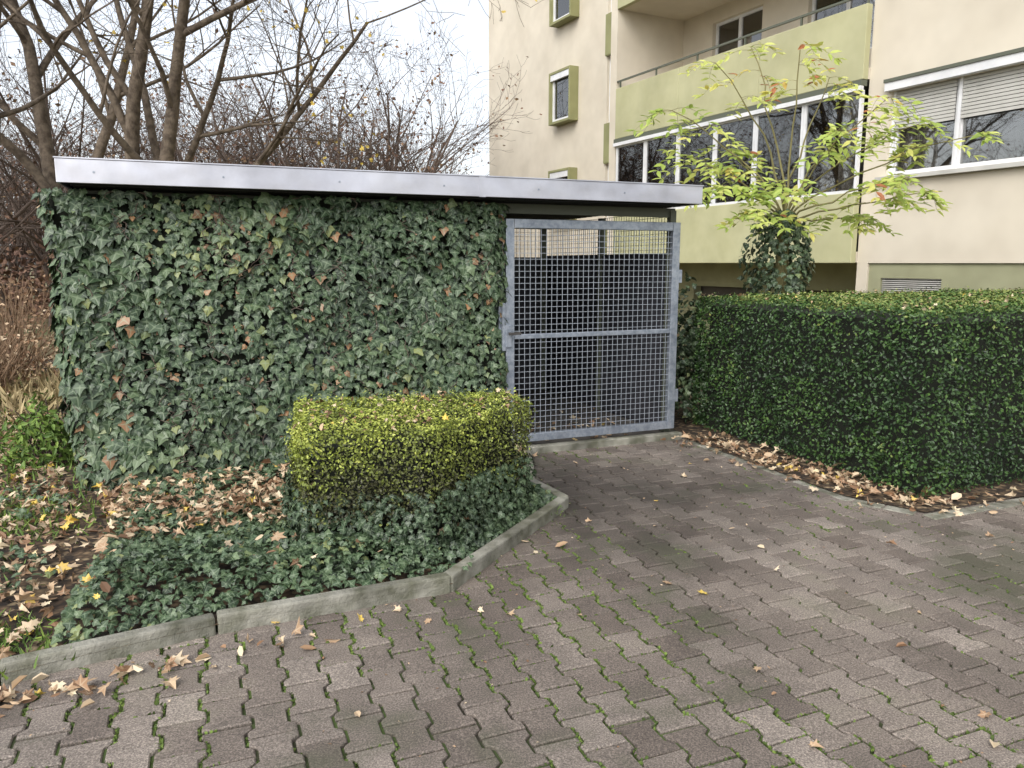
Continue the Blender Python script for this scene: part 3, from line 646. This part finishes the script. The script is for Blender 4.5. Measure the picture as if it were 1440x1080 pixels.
def window(x0,x1,z0,z1,y,mull=(),curt=True,fw=.06):
    FR.add(x0,x1,y,y+.06,z0,z0+fw); FR.add(x0,x1,y,y+.06,z1-fw,z1); FR.add(x0,x0+fw,y+.001,y+.061,z0+fw,z1-fw); FR.add(x1-fw,x1,y+.001,y+.061,z0+fw,z1-fw)
    for m in mull: FR.add(m-fw*.7,m+fw*.7,y+.002,y+.062,z0+fw,z1-fw)
    GLS.add(x0+fw,x1-fw,y+.03,y+.036,z0+fw,z1-fw)
    DK.add(x0-.3,x1+.3,y+.7,y+.72,z0-.3,z1+.3)
    if curt:
        w_=(x1-x0); curtain(x0+fw,x0+w_*rng.uniform(.2,.35),y+.10,z0,z1); curtain(x1-w_*rng.uniform(.15,.3),x1-fw,y+.10,z0,z1)
ZB=[1.63+2.8*k for k in range(5)]
holes=[]
for k in range(4):
    holes.append((.40,3.7,ZB[k]+1.30,ZB[k]+2.55)); holes.append((5.2,6.8,ZB[k]+1.30,ZB[k]+2.55))
wall('facade_right',.0,11,1.63,15.6,.15,holes,M_beige)
for (a,b_,c,d) in holes:
    mid=[a+1.03,a+2.15] if b_-a>2 else [a+.8]
    window(a,b_,c,d,.25,mid,fw=.08)
    FR.add(a-.05,b_+.05,.05,.20,d+.001,d+.12); SL.add(a-.06,b_+.06,.03,.20,d+.122,d+.17)
    SHU.add(a-.10,b_+.10,.04,.25,c-.06,c-.002)
    edges=[a]+mid+[b_]
    for i in range(len(edges)-1):
        dn=[.52,.55,.9][i%3]; z=d-.005
        while z>d-dn:
            SHU.add(edges[i]+.05,edges[i+1]-.05,.215,.232,z-.045,z-.004); z-=.05
        FR.add(edges[i]+.0,edges[i]+.045,.205,.245,c,d)
wall('plinth_right',0,11,-.1,1.63,.19,[(.42,1.42,1.17,1.40)],M_greend,.1)
v=Boxes()
for z in np.arange(1.175,1.39,.03): v.add(.43,1.41,.215,.235,z,z+.016)
v.build('plinth_vent',M_shut,B); DK.add(.42,1.42,.26,.27,1.17,1.40)
W2=Boxes()
for k in range(5):
    zb=ZB[k]
    for i in range(3): W2.add(-6.6+i*2.2+.004,-6.6+(i+1)*2.2-.004,0,.12,zb,zb+1.10)
W2.build('balcony_parapets',M_green,B,.01)
W3=Boxes()
for k in range(5): W3.add(-6.598,-.004,.122,1.9,ZB[k]+.01,ZB[k]+.18)
W3.build('balcony_slabs',M_beige,B)
W4=Boxes(); W4.add(-6.85,-6.602,.02,1.9,-.1,15.6); W4.add(.002,.2,.152,2.0,-.1,15.6); W4.build('fin_walls',M_beige,B)
hl=[(-5.6,-4.1,ZB[k]+.2,ZB[k]+2.5) for k in range(5)]+[(-2.9,-1.2,ZB[k]+1.0,ZB[k]+2.5) for k in range(5)]
wall('loggia_back_wall',-6.6,0,1.7,15.6,1.9,hl,M_beige)
for h in hl: window(h[0],h[1],h[2],h[3],2.0,[(h[0]+h[1])/2])
wall('basement_wall',-6.6,0,-.1,1.7,1.8,[(-5.8,-3.8,.3,1.1),(-2.6,-.8,.3,1.1)],M_greend)
DK.add(-6.5,-.1,2.1,2.12,0,1.6)
R=Boxes()
for k in range(1,5):
    R.add(-6.6,-.0,.03,.07,ZB[k]+1.24,ZB[k]+1.275)
    for x in np.arange(-6.5,.0,1.29): R.add(x,x+.03,.035,.065,ZB[k]+1.10,ZB[k]+1.24)
R.build('balcony_rails',M_rail,B)
z0,z1=ZB[0]+1.102,ZB[1]-.15
xs=[-6.58,-5.5,-4.4,-3.3,-2.25,-1.15,-.02]
for i in range(6):
    window(xs[i]+.004,xs[i+1]-.004,z0,z1,.03,(),curt=False,fw=.045)
FR.add(-6.6,0,-.05,.028,z1-.02,z1+.05); SL.add(-6.6,0,-.03,.1,z1+.052,z1+.14)
for i,x in enumerate(np.arange(-6.5,-.4,.55)):
    if i%4!=1: curtain(x,x+.36,.12,z0,z1)
DK.add(-6.5,-.1,1.6,1.62,ZB[0]+.2,ZB[1])
holes=[]
for k in range(5):
    holes.append((-12.15,-11.1,ZB[k]+1.33,ZB[k]+2.67)); holes.append((-9.6,-8.8,ZB[k]+.95,ZB[k]+2.67))
wall('facade_left_block',-16.9,-6.85,1.3,15.6,1.8,holes,M_beige)
wall('plinth_left_block',-16.9,-6.85,-.1,1.3,1.83,[],M_greend)
SG=Boxes()
for (a,b_,c,d) in holes:
    window(a,b_,c,d,1.60 if a<-11 else 1.88,(),curt=True,fw=.08)
    if a<-11:
        p=.30
        SG.add(a-.07,a,1.8-p,1.797,c-.07,d+.07); SG.add(b_,b_+.07,1.8-p,1.797,c-.07,d+.07); SG.add(a+.001,b_-.001,1.8-p,1.797,d,d+.07); SG.add(a+.001,b_-.001,1.8-p,1.797,c-.07,c)
        FR.add(a+.002,b_-.002,1.52,1.597,d-.17,d-.002)
    else:
        SG.add(a-.03,b_+.03,1.74,1.797,c-1.05,c-.01); SG.add(a-.03,b_+.03,1.75,1.797,d+.01,d+.1)
SG.build('window_surrounds',M_olive,B,.006)
w=Boxes(); w.add(-16.9,-16.7,1.81,14,-.1,15.6); w.add(-16.7,11,13.8,14,-.1,15.6); w.add(10.8,11,.16,13.7,-.1,15.6); w.add(-16.7,10.8,2.2,13.7,15.4,15.6); w.build('outer_shell',M_beige,B)
FR.build('window_frames',M_white,B); GLS.build('glazing',M_glass,B); DK.build('dark_interiors',M_dark,B); CU.build('curtains',M_curt,B); SHU.build('roller_shutters',M_shut,B); SL.build('metal_sills',M_rail,B)

# ---------------------------------------------------------------- light and camera
wd=bpy.data.worlds.new('World'); scene.world=wd; wd.use_nodes=True; nt=wd.node_tree
sk=nt.nodes.new('ShaderNodeTexSky'); sk.sky_type='NISHITA'; sk.sun_disc=False; sk.sun_elevation=math.radians(42); sk.sun_rotation=math.radians(205); sk.dust_density=3; sk.air_density=1.0; sk.ozone_density=1
hs=nt.nodes.new('ShaderNodeHueSaturation'); hs.inputs['Saturation'].default_value=.30; hs.inputs['Value'].default_value=2.05
nt.links.new(sk.outputs[0],hs.inputs['Color'])
n=noise(nt,2.2,2,.6,'Generated'); cr=ramp(nt,n.outputs[0],[(.3,.82),(.7,1.12)])
nt.links.new(mixc(nt,hs.outputs[0],cr.outputs[0],1.,'MULTIPLY'),nt.nodes['Background'].inputs[0]); nt.nodes['Background'].inputs[1].default_value=.15
ld=bpy.data.lights.new('sun','SUN'); ld.energy=.85; ld.angle=math.radians(35); ld.color=(1,.97,.93); so=bpy.data.objects.new('sun',ld); link(so)
az=math.radians(205); el=math.radians(42)
dirv=Vector((math.sin(az)*math.cos(el),math.cos(az)*math.cos(el),math.sin(el)))
so.rotation_euler=dirv.to_track_quat('Z','Y').to_euler()
cd=bpy.data.cameras.new('camera'); cd.sensor_width=36; cd.lens=27; cd.clip_end=2000; cd.clip_start=.05
cam=bpy.data.objects.new('camera',cd); link(cam); cam.location=(0,0,1.63); cam.rotation_euler=(math.radians(90-8.95),0,0); scene.camera=cam
scene.view_settings.view_transform='Standard'; scene.view_settings.look='None'; scene.view_settings.exposure=0
